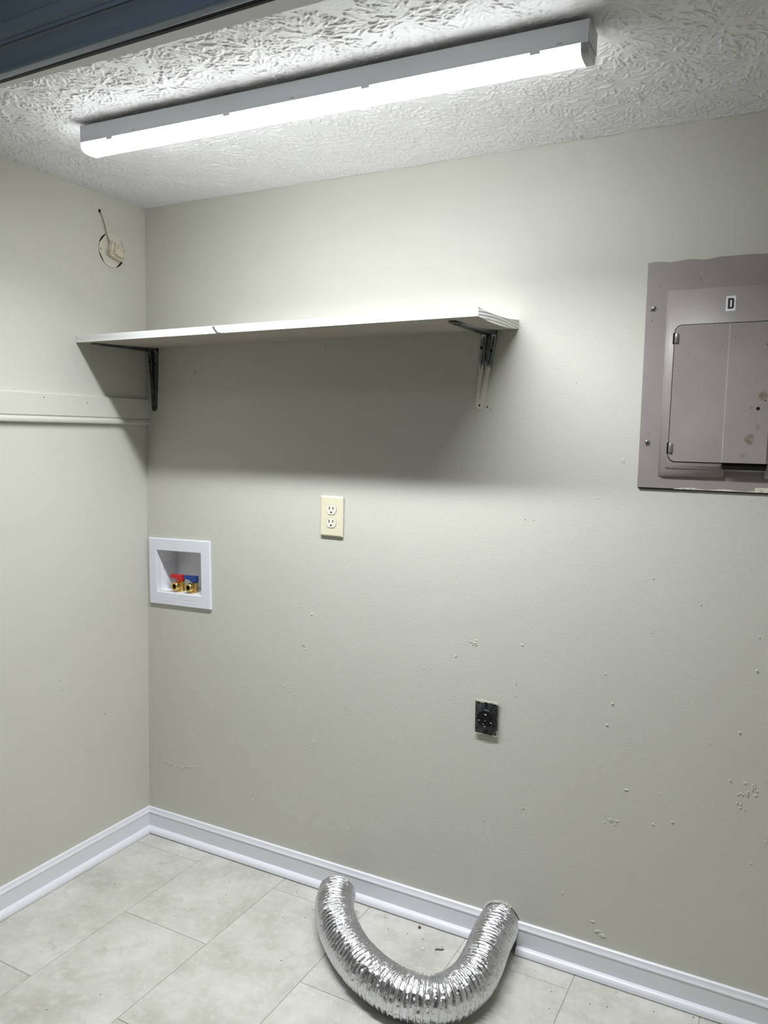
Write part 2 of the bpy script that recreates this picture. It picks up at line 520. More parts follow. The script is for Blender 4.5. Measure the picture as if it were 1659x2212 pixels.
prof += [(-0.9885, 2.1115), (-0.9865, 2.1125), (-0.9862, 2.1140), (-0.9935, 2.1195), (-0.9950, 2.1215), (-0.9950, 2.1390), (-0.9940, 2.1396), (-0.9940, 2.1404), (-0.9950, 2.1410), (-0.9950, 2.1700), (-0.9935, 2.1745), (-0.9900, 2.1760), (-0.966, 2.1760)]
bm = B_(); prism(bm, prof, 'x', 0.0, XR)
for v_ in bm.verts:
    v_.co.y -= 0.0215 * (v_.co.x - 0.56)      # the casing is not quite parallel to the jamb
structure(build('trim_3', bm, 'casing', smooth=40), 'slate blue profiled casing above the opening')

# ------------------------------------------------------------------ baseboards with shoe moulding
bprof = [(0.0, 0.085), (0.0050, 0.085), (0.0072, 0.0835), (0.0082, 0.0805), (0.0090, 0.0765), (0.0112, 0.0728), (0.0130, 0.0705), (0.0132, 0.0682), (0.0122, 0.0665), (0.0116, 0.0655), (0.0120, 0.0), (0.0, 0.0)]
def shoe(dp, h_, z0=0.0012):
    return [(0.0116, z0)] + [(0.012 + dp * math.cos(a_), z0 + h_ * math.sin(a_)) for a_ in [math.pi / 2 * i / 7 for i in range(8)]] + [(0.0116, z0 + h_)]
def sweep_back(pr, x0, x1, miter):
    bm = B_()
    loft(bm, [[(x0 + (d_ if miter else 0), -d_, z_) for d_, z_ in pr], [(x1, -d_, z_) for d_, z_ in pr]])
    return bm
b1 = structure(build('baseboard_back', sweep_back([(d_, max(z_, 0.0032)) for d_, z_ in bprof], 0.0, 1.259, True), 'trimwhite', smooth=30), 'white baseboard between the corner and the duct')
build('shoe_molding', sweep_back(shoe(0.0165, 0.0180, 0.0032), 0.0, 1.259, True), 'trimwhite', b1, smooth=30)
b2 = structure(build('baseboard_back', sweep_back([(d_, max(z_, 0.0024)) for d_, z_ in bprof], 1.361, XR, False), 'trimwhite', smooth=30), 'white baseboard running right from the duct')
build('shoe_molding', sweep_back(shoe(0.0165, 0.0185, 0.0024), 1.362, XR, False), 'trimwhite', b2, smooth=30)
def sweep_left(pr, y1):
    bm = B_()
    loft(bm, [[(d_, -d_, z_) for d_, z_ in pr], [(d_, y1, z_) for d_, z_ in pr]])
    return bm
b3 = structure(build('baseboard_left', sweep_left(bprof, -0.92), 'trimwhite', smooth=30), 'white baseboard along the side wall')
build('shoe_molding', sweep_left(shoe(0.0165, 0.0195), -0.92), 'trimwhite', b3, smooth=30)

# ------------------------------------------------------------------ cleat board with beaded lower edge on the side wall
bm = B_()
prism(bm, [(0.0, 1.513), (0.012, 1.513), (0.0135, 1.5115), (0.0135, 1.4495), (0.0105, 1.4475), (0.0105, 1.4450), (0.0135, 1.4440), (0.0155, 1.4405), (0.0155, 1.4330), (0.0135, 1.4290), (0.0, 1.4275)], 'y', -0.92, -0.0005)
for v_ in bm.verts:
    v_.co.z += -0.004 * (-v_.co.y) / 0.56
structure(build('trim_4', bm, 'rail', smooth=30), 'beige painted cleat board with beaded lower edge')

# ------------------------------------------------------------------ shelf board
bm = B_()
nxs, nts = 48, 14
TH = 0.0205; SL = 1.3005; SD = 0.29
def shelf_pt(i, j, top):
    fx, ft = i / nxs, j / nts
    zb = 1.6695 + 0.0095 * fx + ft * (0.0125 - 0.004 * fx) - (0.0015 + 0.0048 * fx ** 3) * 4 * ft * (1 - ft)
    x_ = 0.001 + SL * fx
    y_ = -SD + ft * (SD - 0.001)
    return Vector((x_, y_, zb + (TH + 0.003 * fx * ft if top else 0)))
g = [[[bm.verts.new(shelf_pt(i, j, tp)) for j in range(nts + 1)] for i in range(nxs + 1)] for tp in (0, 1)]
for i in range(nxs):
    for j in range(nts):
        for tp in (0, 1):
            f_ = bm.faces.new((g[tp][i][j], g[tp][i + 1][j], g[tp][i + 1][j + 1], g[tp][i][j + 1]))
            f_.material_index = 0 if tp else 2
    for j in (0, nts):
        bm.faces.new((g[0][i][j], g[0][i + 1][j], g[1][i + 1][j], g[1][i][j]))
for j in range(nts):
    for i in (0, nxs):
        f_ = bm.faces.new((g[0][i][j], g[0][i][j + 1], g[1][i][j + 1], g[1][i][j])); f_.material_index = 1
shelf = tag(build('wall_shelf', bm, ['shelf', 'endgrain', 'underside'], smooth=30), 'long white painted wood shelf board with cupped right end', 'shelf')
# knot crack in the front edge
bm = B_()
cr = [(0.532, 1.6925), (0.5375, 1.6930), (0.5370, 1.688), (0.5420, 1.683), (0.5475, 1.6765), (0.5640, 1.6735), (0.5620, 1.6728), (0.5420, 1.6745), (0.5370, 1.6800), (0.5335, 1.6845), (0.5285, 1.6890)]
prism(bm, cr, 'y', -SD - 0.0004, -SD + 0.004)
build('knot_crack', bm, 'grit', shelf)['label'] = 'dark crack at a knot'

# ------------------------------------------------------------------ shelf brackets
def bracket(name, loc, label, lean, arm_len, leg_len, m, wt, wb, hgt_arm):
    root = empty(name, loc, label, 'bracket', group='steel shelf brackets')
    # local origin: corner at the wall under the shelf; leg runs to -z, arm runs to -y
    def leg_outline(w0, w1, l_, n=8):
        L_ = [(-w0 / 2, 0.0)]
        pts = [(w0 / 2, 0.0), (w1 / 2 + lean, -l_ + w1 / 2)]
        for k in range(1, n):
            a_ = -math.pi * k / n
            pts.append((lean + w1 / 2 * math.cos(a_), -l_ + w1 / 2 + w1 / 2 * math.sin(a_)))
        pts.append((lean - w1 / 2, -l_ + w1 / 2)); pts.append((-w0 / 2, 0.0))
        return pts
    bm = B_(); prism(bm, leg_outline(wt, wb, leg_len), 'y', -0.0022, -0.0004)
    leg = build('leg', bm, m, root)
    bm = B_()
    P = []
    n = 8
    P = [(wt / 2, -0.004)] + [(wb / 2 * 0.95, -arm_len + wb / 2)] + [(wb / 2 * 0.95 * math.cos(-math.pi * k / n), -arm_len + wb / 2 + wb / 2 * math.sin(-math.pi * k / n)) for k in range(1, n)] + [(-wb / 2 * 0.95, -arm_len + wb / 2), (-wt / 2, -0.004)]
    prism(bm, P, 'z', -0.0020, 0.0)
    for v_ in bm.verts:
        v_.co.z += hgt_arm * (-v_.co.y) / arm_len
    arm = build('arm', bm, m, root)
    # two folded flanges with a pressed channel between them: an L swept as raised ribs
    def rib(xo0, xo1, w_, pr):
        bm = B_()
        rings = []
        path = []
        for k in range(13):
            t_ = k / 12
            path.append(('leg', 1 - t_))
        S = 14
        stations = []
        for k in range(S + 1):          # from lower leg end up to the corner
            f_ = 1 - k / S
            z_ = -(leg_len * 0.86) * f_ - 0.02 * (1 - f_)
            s_ = f_
            stations.append((Vector((lean * s_ + xo0 * (1 - s_) + xo1 * s_, -0.0022, z_)), Vector((0, -1, 0)), 1 - 0.75 * s_))
        for k in range(1, 5):           # rounded corner
            a_ = math.pi / 2 * k / 5
            stations.append((Vector((xo0, -0.0022 - 0.018 * (1 - math.cos(a_)), -0.02 + 0.018 * math.sin(a_))), Vector((0, -math.cos(a_), -math.sin(a_))), 1))
        for k in range(S + 1):
            f_ = k / S
            y_ = -0.02 - (arm_len * 0.86 - 0.02) * f_
            stations.append((Vector((xo0 * (1 - f_) + xo1 * f_, y_, -0.002 + hgt_arm * (-y_) / arm_len)), Vector((0, 0, -1)), 1 - 0.75 * f_))
        for c_, nrm, q in stations:
            h_ = pr * max(q, 0.1)
            ww = w_ * (0.55 + 0.45 * q)
            rings.append([c_ + Vector((sx * ww / 2, 0, 0)) + nrm * (h_ * hy) for sx, hy in ((-1, 0), (-0.85, 0.75), (-0.5, 1.0), (0.5, 1.0), (0.85, 0.75), (1, 0))])
        loft(bm, rings)
        return bm
    off = wt / 2 - wt * 0.19
    build('rib', rib(-off, -wb * 0.22, wt * 0.36, 0.0085), m, root, smooth=50)
    build('rib', rib(off, wb * 0.22, wt * 0.36, 0.0085), m, root, smooth=50)
    for (x_, z_) in ((-off, -0.045), (off, -0.053)):
        bm = B_(); lathe(bm, (x_ + lean * 0.25, -0.0106, z_), (0, -1, 0), [(0, 0.0038), (0.0006, 0.0036)], 12)
        build('hole', bm, 'dark', root)
    bm = B_(); lathe(bm, (lean, -0.0021, -leg_len + wb / 2), (0, -1, 0), [(0, wb * 0.36), (0.0018, wb * 0.30), (0.0022, wb * 0.18)], 16)
    sc = build('screw', bm, m, root, smooth=40)
    bm = B_(); lathe(bm, (lean, -0.0042, -leg_len + wb / 2), (0, -1, 0), [(0, wb * 0.12), (0.0005, wb * 0.11)], 10)
    build('screw_recess', bm, 'dark', sc)
    return root
bracket('shelf_bracket', (1.2235, 0, 1.6865), 'galvanised steel bracket with painted foot at the free shelf end', -0.022, 0.262, 0.208, 'bracket', 0.044, 0.024, -0.013)
bracket('shelf_bracket', (0.0370, 0, 1.6820), 'dark steel shelf bracket in the corner by the side wall', 0.0015, 0.262, 0.208, 'bracket_dark', 0.040, 0.024, -0.013)

# ------------------------------------------------------------------ ceiling light
LX = 0.9965
ang = math.atan2(0.038, 1.209)
lt = empty('ceiling_light', (LX, -0.5600, 2.091), 'long white linear ceiling light glowing above the shelf', 'light fixture', (0, 0, ang))
hl = 0.6045
bm = B_()
hp = [(-0.0300, 0.0), (-0.0300, 0.0375), (-0.0285, 0.0390), (0.0285, 0.0390), (0.0300, 0.0375), (0.0300, 0.0), (0.0288, 0.0), (0.0288, 0.0020), (-0.0288, 0.0020), (-0.0288, 0.0)]
prism(bm, hp, 'x', -hl + 0.0015, hl - 0.0015)
build('housing', bm, 'fixture', lt)
for s_ in (-1, 1):
    bm = B_(); box(bm, s_ * hl - 0.0015, s_ * hl + 0.0015, -0.0302, 0.0302, -0.0005, 0.0390, 0.0006, 1)
    cap = build('end_cap', bm, 'fixcap' if s_ > 0 else 'fixture', lt)
    bm = B_(); lathe(bm, (s_ * (hl + 0.0012), 0.004, 0.018), (s_, 0, 0), [(0, 0.009), (0.0006, 0.0085), (0.0007, 0.0075)], 20)
    build('knockout', bm, 'fixcap', cap)
    # plastic cap closing the diffuser
    pr = [(-0.0299, 0.0005)] + [(-0.0299 * max(math.cos(a_), 0) ** 0.5, -0.0212 * math.sin(a_) ** 0.8) for a_ in [math.pi / 2 * i / 8 for i in range(1, 9)]]
    pr = pr + [(-y_, z_) for y_, z_ in pr[-2::-1]]
    bm = B_(); prism(bm, pr, 'x', s_ * (hl - 0.0145), s_ * (hl - 0.0005))
    build('diffuser_cap', bm, 'fixcap' if s_ > 0 else 'lens', lt, smooth=30)
pr = [(-0.0297, 0.0010)] + [(-0.0297 * max(math.cos(a_), 0) ** 0.5, -0.0206 * math.sin(a_) ** 0.8) for a_ in [math.pi / 2 * i / 8 for i in range(1, 9)]]
pr = pr + [(-y_, z_) for y_, z_ in pr[-2::-1]]
bm = B_(); prism(bm, pr, 'x', -hl + 0.0145, hl - 0.0145)
build('diffuser', bm, 'lens', lt, smooth=30)['label'] = 'glowing white diffuser'
ld = bpy.data.lights.new('down_area_light', 'AREA')  # extra light below the diffuser, added to brighten lower walls and floor
ld.shape = 'RECTANGLE'; ld.size = 1.17; ld.size_y = 0.040
ld.energy = LAMP_WATTS; ld.color = LAMP_COLOR; ld.spread = math.radians(131)
lo = bpy.data.objects.new('down_area_light', ld); COL.objects.link(lo)
lo.parent = lt; lo.location = (0, 0, -0.0216)
for x_ in (0.4841, 0.824, 1.163, 1.5055):
    bm = B_(); box(bm, x_ - LX - 0.0095, x_ - LX + 0.0095, -0.0308, -0.0292, -0.0048, 0.0012, 0.0004, 1)
    build('clip', bm, 'fixture', lt)
for x_ in (0.4298, 1.561):
    bm = B_(); lathe(bm, (x_ - LX, -0.0299, 0.0195), (0, -1, 0), [(0, 0.0036), (0.0006, 0.0034), (0.0009, 0.002)], 16)
    build('rivet', bm, 'chrome', lt)
for x_ in (1.5493, 0.9921, 0.560):
    bm = B_(); box(bm, x_ - LX - 0.005, x_ - LX + 0.005, -0.0304, -0.0298, 0.0045, 0.0065)
    build('slot', bm, 'fixcap', lt)
for x_ in (-0.40, 0.40):
    bm = B_(); box(bm, x_ - 0.03, x_ + 0.03, -0.012, 0.012, 0.0388, 0.0505)
    build('mount_spacer', bm, 'fixcap', lt)

# ------------------------------------------------------------------ breaker panel (x from its left edge, z from its top edge)
PW, PH = 0.474, 0.538
pn = empty('breaker_panel', (1.6195, 0, 1.8285), 'taupe metal breaker panel marked with a letter sticker', 'breaker panel')
bm = B_()
T = 0.0035
box(bm, 0, PW, -T, -0.0003, -PH, 0, 0.0012, 2)
# raised plateau with sloped sides and a finger notch in its lower edge
PL, PT, PB = 0.047, -0.069, -0.508           # foot of slope on the left, top and bottom
PD = 0.0105                                    # how far it stands proud
sl = 0.0125
c0, c1 = 0.196, 0.278                         # notch
out = [(PL, PT), (PW - PL, PT), (PW - PL, PB), (c1 + 0.001, PB), (c1 + 0.001, PB + 0.016), (c0 - 0.001, PB + 0.016), (c0 - 0.001, PB), (PL, PB)]
inn = [(PL + 0.007, PT - 0.004), (PW - PL - 0.007, PT - 0.004), (PW - PL - 0.021, PB + 0.027), (c1 + 0.013, PB + 0.027), (c1 + 0.009, PB + 0.031), (c0 - 0.009, PB + 0.031), (c0 - 0.013, PB + 0.027), (PL + 0.021, PB + 0.027)]
bm2 = B_()
def ipl(a_, b_, t_): return (a_[0] * (1 - t_) + b_[0] * t_, a_[1] * (1 - t_) + b_[1] * t_)
rings = []
for t_, h_ in ((0, T - 0.0005), (0.0, T), (0.10, T + 0.0012), (0.25, T + 0.0035), (0.75, PD - 0.0022), (0.9, PD - 0.0006), (1.0, PD)):
    rings.append([(ipl(a_, b_, t_)[0], -h_, ipl(a_, b_, t_)[1]) for a_, b_ in zip(out, inn)])
loft(bm2, rings)
build('cover', bm, 'panel', pn)
build('raised_frame', bm2, 'panel', pn, smooth=60)
# dark gap around the door and dark notch
DX0, DX1, DZ0, DZ1 = 0.0715, PW - 0.0715, -0.472, -0.153
bm = B_(); prism(bm, rounded_rect(DX0 - 0.0018, DX1 + 0.0018, DZ0 - 0.0018, DZ1 + 0.0018, 0.017), 'y', -PD - 0.0003, -PD + 0.002)
build('door_gap', bm, 'dark', pn)
bm = B_(); prism(bm, [(c0 - 0.004, PB + 0.0205), (c1 + 0.004, PB + 0.0205), (c1 + 0.008, PB + 0.040), (c0 - 0.008, PB + 0.040)], 'y', -PD - 0.0004, -T)
build('finger_notch', bm, 'dark', pn)
bm = B_()
rr_ = rounded_rect(DX0, DX1, DZ0, DZ1, 0.016)
cx_, cz_ = (DX0 + DX1) / 2, (DZ0 + DZ1) / 2
loft(bm, [[(x_, -PD - h_, z_) for x_, z_ in [(cx_ + (a_ - cx_) * q, cz_ + (b_ - cz_) * q) for a_, b_ in rr_]] for h_, q in ((0.0, 1.0), (0.0016, 1.0), (0.0024, 0.996))])
door = build('door', bm, 'door', pn, smooth=30)
# raised middle band of the door
bm = B_()
y_ = -PD - 0.0024
x0_, x1_ = 0.1885, 0.2850
loft(bm, [[(x0_, y_ + 0.0003, DZ0 + 0.0006), (x0_, y_ + 0.0003, DZ1 - 0.0006), (x0_ + 0.0030, y_ - 0.0034, DZ1 - 0.0006), (x0_ + 0.0030, y_ - 0.0034, DZ0 + 0.0006)],
          [(x1_, y_ + 0.0003, DZ0 + 0.0006), (x1_, y_ + 0.0003, DZ1 - 0.0006), (x1_ - 0.0030, y_ - 0.0034, DZ1 - 0.0006), (x1_ - 0.0030, y_ - 0.0034, DZ0 + 0.0006)]])
build('door_band', bm, 'door', door)
for z_ in (-0.183, -0.4405):
    bm = B_(); lathe(bm, (DX0 + 0.0045, -PD - 0.0020, z_ - 0.011), (0, 0, 1), [(0, 0.0046), (0.0006, 0.005), (0.0214, 0.005), (0.022, 0.0046)], 14)
    hg = build('hinge', bm, 'hinge', door, smooth=40)
    bm = B_(); box(bm, DX0 - 0.0045, DX0 + 0.001, -PD - 0.0010, -PD + 0.001, z_ - 0.013, z_ + 0.013)
    build('hinge_slot', bm, 'dark', hg)
bm = B_(); lathe(bm, (0.259, -PD - 0.0056, -0.3475), (0, -1, 0), [(0, 0.0040), (0.0006, 0.0038)], 14)
build('latch_hole', bm, 'dark', door)
for (x_, z_, q) in ((0.244, -0.3465, 0.0011), (0.273, -0.330, 0.0016)):
    bm = B_(); lathe(bm, (x_, -PD - 0.0057, z_), (0, -1, 0), [(0, q), (0.0003, q * 0.9)], 10)
    build('latch_hole', bm, 'dark', door)
for (x_, z_, a_) in ((0.0180, -0.1095, 0.7), (0.0190, -0.4285, 1.35)):
    bm = B_(); lathe(bm, (x_, -T + 0.0002, z_), (0, -1, 0), [(0, 0.0062), (0.0012, 0.0062), (0.0026, 0.0050), (0.0031, 0.0030)], 18)
    sc = build('screw', bm, 'screw', pn, smooth=40)
    bm = B_(); ca, sa = math.cos(a_), math.sin(a_)
    q = [(x_ + ca * u_ - sa * w_, z_ + sa * u_ + ca * w_) for u_, w_ in ((-0.0054, -0.0007), (0.0054, -0.0007), (0.0054, 0.0007), (-0.0054, 0.0007))]
    prism(bm, q, 'y', -T - 0.0034, -T - 0.0018)
    build('screw_slot', bm, 'dark', sc)
bm = B_(); box(bm, -0.0103, 0.0103, -0.0003, 0, -0.0170, 0.0170)
KT = 0.031
for ob in [o_ for o_ in pn.children_recursive if o_.name.split('.')[0] in ('raised_frame', 'door_gap', 'finger_notch', 'door', 'door_band', 'hinge', 'hinge_slot', 'latch_hole')]:
    for v_ in ob.data.vertices:
        w_ = min(1.0, max(0.0, (-v_.co.y - T) / (PD - T)))
        v_.co.y -= KT * max(0.0, PT - v_.co.z) * w_
st = build('letter_sticker', bm, 'sticker', pn, (0.1885, -PD - 0.0003 - KT * 0.0395, -0.1085), (-math.atan(KT), 0, 0))
st['label'] = 'small white sticker with a black D'
bm = B_()
lw, lh, stx, stz = 0.0128, 0.0240, 0.0044, 0.0038
def d_loop(x0, x1, z0, z1, r_):
    pts = [(x0, z0), (x0, z1)]
    for k in range(7):
        a_ = math.pi / 2 * (1 - k / 6); pts.append((x1 - r_ + r_ * math.cos(a_), z1 - r_ + r_ * math.sin(a_)))
    for k in range(7):
        a_ = -math.pi / 2 * k / 6; pts.append((x1 - r_ + r_ * math.cos(a_), z0 + r_ + r_ * math.sin(a_)))
    return pts
la = d_loop(-lw / 2, lw / 2, -lh / 2, lh / 2, 0.0048)
lb = d_loop(-lw / 2 + stx, lw / 2 - stx, -lh / 2 + stz, lh / 2 - stz, 0.0019)
loft(bm, [[(x_, -0.00075, z_) for x_, z_ in la], [(x_, -0.00075, z_) for x_, z_ in lb], [(x_, -0.0002, z_) for x_, z_ in lb], [(x_, -0.0002, z_) for x_, z_ in la], [(x_, -0.00075, z_) for x_, z_ in la]], True, False)
bmesh.ops.remove_doubles(bm, verts=bm.verts, dist=1e-6)
build('letter', bm, 'ink', st, (0.0003, 0, 0))
# wall paint lapped over the panel's edges
def lap(x0, x1, zc, w0, w1, seed, up, y_):
    r_ = random.Random(seed); n = 40
    a_, b_ = [], []
    for i in range(n + 1):
        x_ = x0 + (x1 - x0) * i / n
        a_.append((x_, zc))
        b_.append((x_, zc - up * (w0 + (w1 - w0) * (0.5 + 0.5 * math.sin(i * 0.37 + seed)) * r_.uniform(0.6, 1.0))))
    bm = B_()
    va = [bm.verts.new((p_[0], y_, p_[1])) for p_ in a_]; vb = [bm.verts.new((p_[0], y_, p_[1])) for p_ in b_]
    va2 = [bm.verts.new((p_[0], y_ + 0.0012, p_[1])) for p_ in a_]; vb2 = [bm.verts.new((p_[0], y_ + 0.0012, p_[1])) for p_ in b_]
    for i in range(n):
        for p_, q_ in ((va, vb), (vb, vb2), (vb2, va2), (va2, va)):
            bm.faces.new((p_[i], p_[i + 1], q_[i + 1], q_[i]))
    return bm
build('lapped_paint', lap(0.001, 0.17, 0.001, 0.0008, 0.0050, 3, 1, -T - 0.0003), 'wall', pn)
build('lapped_paint', lap(0.17, 0.43, 0.001, 0.0005, 0.0030, 9, 1, -T - 0.0003), 'wall', pn)
build('lapped_paint', lap(0.085, 0.27, -PH - 0.0004, 0.0010, 0.0055, 5, -1, -T - 0.0003), 'cream', pn)
build('lapped_paint', lap(0.262, 0.40, -PH - 0.0004, 0.010, 0.0120, 6, -1, -T - 0.0004), 'cream', pn)
bm = B_(); box(bm, 0.004, PW, -T - 0.0002, -0.0002, -PH - 0.0034, -PH - 0.0002)
build('lower_gap', bm, 'dark', pn)

# ------------------------------------------------------------------ duplex outlet
ol = empty('wall_outlet', (0.7450, 0, 1.1635), 'ivory duplex outlet with wall plate just below the shelf shadow', 'outlet', (0, math.radians(0.4), 0))
bm = B_()
ow, oh = 0.0393, 0.0603
loft(bm, [[(sx * (ow - i_), -h_, sz * (oh - i_)) for sx, sz in ((-1, -1), (1, -1), (1, 1), (-1, 1))] for h_, i_ in ((0.0030, 0.0), (0.0060, 0.0003), (0.0082, 0.0028), (0.0088, 0.0050))])
build('wall_plate', bm, 'ivory', ol)
bm = B_(); box(bm, -0.036, 0.036, -0.0034, -0.0002, -0.0610, 0.058)
build('backing', bm, 'jack', ol)
for zc in (0.0195, -0.0195):
    bm = B_()
    pts = []
    R_ = 0.0172
    for k in range(32):
        a_ = 2 * math.pi * k / 32
        pts.append((R_ * math.cos(a_), max(-0.0143, min(0.0143, R_ * math.sin(a_)))))
    loft(bm, [[(x_ * q, -h_, zc + z_ * q) for x_, z_ in pts] for h_, q in ((0.0080, 1.0), (0.0098, 1.0), (0.0104, 0.96))])
    rc = build('receptacle', bm, 'ivory2', ol, smooth=30)
    bm = B_(); prism(bm, [(x_ * 1.045, zc + z_ * 1.05) for x_, z_ in pts], 'y', -0.00895, -0.008)
    build('shadow_gap', bm, 'grit', rc)
    for x_, w_, h_ in ((-0.0064, 0.0030, 0.0090), (0.0064, 0.0030, 0.0082)):
        bm = B_(); box(bm, x_ - w_ / 2, x_ + w_ / 2, -0.01055, -0.009, zc + 0.0035 - h_ / 2 + 0.0015, zc + 0.0035 + h_ / 2 + 0.0015)
        build('slot', bm, 'dark', rc)
    bm = B_(); prism(bm, [(0.0031 * math.cos(a_), zc - 0.0072 + max(-0.0022, 0.0028 * math.sin(a_))) for a_ in [2 * math.pi * k / 14 for k in range(14)]], 'y', -0.01055, -0.009)
    build('ground_hole', bm, 'dark', rc)
bm = B_(); lathe(bm, (0, -0.0086, 0), (0, -1, 0), [(0, 0.0032), (0.0006, 0.0030), (0.0010, 0.0018)], 14)
build('screw', bm, 'ivory', ol)

# ------------------------------------------------------------------ dryer outlet
do = empty('dryer_outlet', (1.2505, 0, 0.6387), 'black round dryer outlet on a dark metal plate low on the wall', 'outlet', (0, math.radians(-0.3), 0))
bm = B_(); box(bm, -0.0323, 0.0323, -0.0075, -0.0052, -0.0460, 0.0460, 0.0006, 1)
build('cover_plate', bm, 'dplate', do)
bm = B_(); box(bm, -0.0300, 0.0300, -0.0053, -0.0002, -0.0445, 0.0440)
build('box_rim', bm, 'dark', do)
bm = B_(); lathe(bm, (0.0003, -0.0070, 0.0005), (0, -1, 0), [(0, 0.0272), (0.0080, 0.0271), (0.0098, 0.0265), (0.0112, 0.0252), (0.0118, 0.0236), (0.0119, 0.0225)], 40)
sk = build('socket', bm, 'bakelite', do, smooth=50)
for (x_, z_, w_, h_) in ((0.0018, 0.0152, 0.0075, 0.0030), (-0.0170, -0.0055, 0.0050, 0.0024), (0.0178, -0.0075, 0.0052, 0.0024), (-0.0045, -0.0145, 0.0042, 0.0020), (0.0003, -0.0205, 0.0056, 0.0020), (0.0010, -0.0022, 0.0040, 0.0014)):
    up = -1 if z_ > 0 or w_ == 0.0040 else 1
    bm = B_(); prism(bm, [(x_ + w_ / 2 * math.cos(a_), z_ + up * h_ * math.sin(a_)) for a_ in [math.pi * k / 8 for k in range(9)]], 'y', -0.01895, -0.0180)
    build('contact', bm, 'contact', sk)
bm = B_()
box(bm, -0.0072, -0.0050, -0.0188, -0.0180, -0.005, 0.012); box(bm, 0.0065, 0.0087, -0.0188, -0.0180, -0.005, 0.012)
build('slot', bm, 'dark', sk)
for x_, z_, rx, rz in ((0.000, 0.0395, 0.0042, 0.0058), (-0.0215, 0.0415, 0.0042, 0.0022), (0.0240, 0.0405, 0.0040, 0.0022)):
    bm = B_(); prism(bm, [(x_ + rx * math.cos(a_), z_ + rz * math.sin(a_)) for a_ in [2 * math.pi * k / 14 for k in range(14)]], 'y', -0.0079, -0.0070)
    build('mount_hole', bm, 'dark', do)
def ragged(x0, x1, z0, z1, seed, y0, y1, n=22):
    r_ = random.Random(seed)
    top_ = [(x0 + (x1 - x0) * i / n, z1 + r_.uniform(-0.0012, 0.0012)) for i in range(n + 1)]
    bot_ = [(x0 + (x1 - x0) * i / n, z0 + r_.uniform(-0.0014, 0.0014)) for i in range(n + 1)]
    bm = B_()
    rows = [[bm.verts.new((p_[0], y_, p_[1])) for p_ in row] for y_ in (y0, y1) for row in (top_, bot_)]
    for i in range(n):
        for a_, b_ in ((0, 1), (1, 3), (3, 2), (2, 0)):
            bm.faces.new((rows[a_][i], rows[a_][i + 1], rows[b_][i + 1], rows[b_][i]))
    return bm
build('paint_remains', ragged(-0.0335, 0.0330, 0.0435, 0.0490, 4, -0.0079, -0.0048), 'cream', do)
build('paint_remains', ragged(-0.0330, 0.0330, -0.0470, -0.0445, 8, -0.0080, -0.0062), 'cream', do)
bm = B_(); box(bm, 0.0312, 0.0328, -0.0079, -0.0060, -0.045, -0.030); build('paint_remains', bm, 'cream', do)

# ------------------------------------------------------------------ washing machine outlet box
wb = empty('washer_outlet_box', (0.1485, 0, 0.9375), 'white recessed washer outlet box in the corner with red and blue valves', 'outlet box', (0, math.radians(-1.4), 0))
fx0, fx1, fz0, fz1 = -0.1335, 0.1340, -0.1155, 0.1110
ox0, ox1, oz0, oz1 = -0.0995, 0.0960, -0.0735, 0.0705
bm = B_()
rings = []
def rect(x0, x1, z0, z1, y_): return [(x0, y_, z0), (x1, y_, z0), (x1, y_, z1), (x0, y_, z1)]
loft(bm, [rect(fx0, fx1, fz0, fz1, -0.0004), rect(fx0, fx1, fz0, fz1, -0.0062), rect(fx0 + 0.002, fx1 - 0.002, fz0 + 0.002, fz1 - 0.002, -0.0085),
          rect(ox0 - 0.001, ox1 + 0.001, oz0 - 0.001, oz1 + 0.001, -0.0085), rect(ox0 + 0.001, ox1 - 0.001, oz0 + 0.001, oz1 - 0.001, -0.0070), rect(ox0 + 0.001, ox1 - 0.001, oz0 + 0.001, oz1 - 0.001, 0.0120)], True, False)
build('faceplate', bm, 'plastic', wb)
bm = B_()
loft(bm, [rect(ox0 + 0.0008, ox1 - 0.0008, oz0 + 0.0008, oz1 - 0.0008, 0.010), rect(ox0 + 0.002, ox1 - 0.002, oz0 + 0.002, oz1 - 0.002, 0.088)], True, False)
q = rect(ox0 + 0.002, ox1 - 0.002, oz0 + 0.002, oz1 - 0.002, 0.088); bm.faces.new([bm.verts.new(p_) for p_ in q])
bmesh.ops.remove_doubles(bm, verts=bm.verts, dist=1e-5)
rec = build('recess', bm, 'boxin', wb)
for z_ in (0.016, 0.005):
    bm = B_(); box(bm, ox0 + 0.0016, ox0 + 0.0032, 0.020, 0.086, z_ - 0.001, z_ + 0.001); build('moulded_line', bm, 'plastic', rec)
for a_ in (0.8, -0.8):
    bm = B_(); ca, sa = math.cos(a_) * 0.0055, math.sin(a_) * 0.0055
    tube(bm, [(-0.070 - ca, 0.0872, 0.024 - sa), (-0.070 + ca, 0.0872, 0.024 + sa)], 0.0009, 6); build('moulded_mark', bm, 'plastic', rec)
for x0_, x1_, z_, hh in ((-0.026, 0.022, 0.090, 0.010), (-0.080, -0.026, -0.096, 0.012), (0.020, 0.074, -0.0965, 0.012)):
    bm = B_()
    for a_, b_, c_, d_ in ((x0_, x1_, z_ - hh / 2, z_ - hh / 2 + 0.001), (x0_, x1_, z_ + hh / 2 - 0.001, z_ + hh / 2), (x0_, x0_ + 0.001, z_ - hh / 2, z_ + hh / 2), (x1_ - 0.001, x1_, z_ - hh / 2, z_ + hh / 2)):
        box(bm, a_, b_, -0.0089, -0.0084, c_, d_)
    build('embossed_mark', bm, 'plastic', wb)
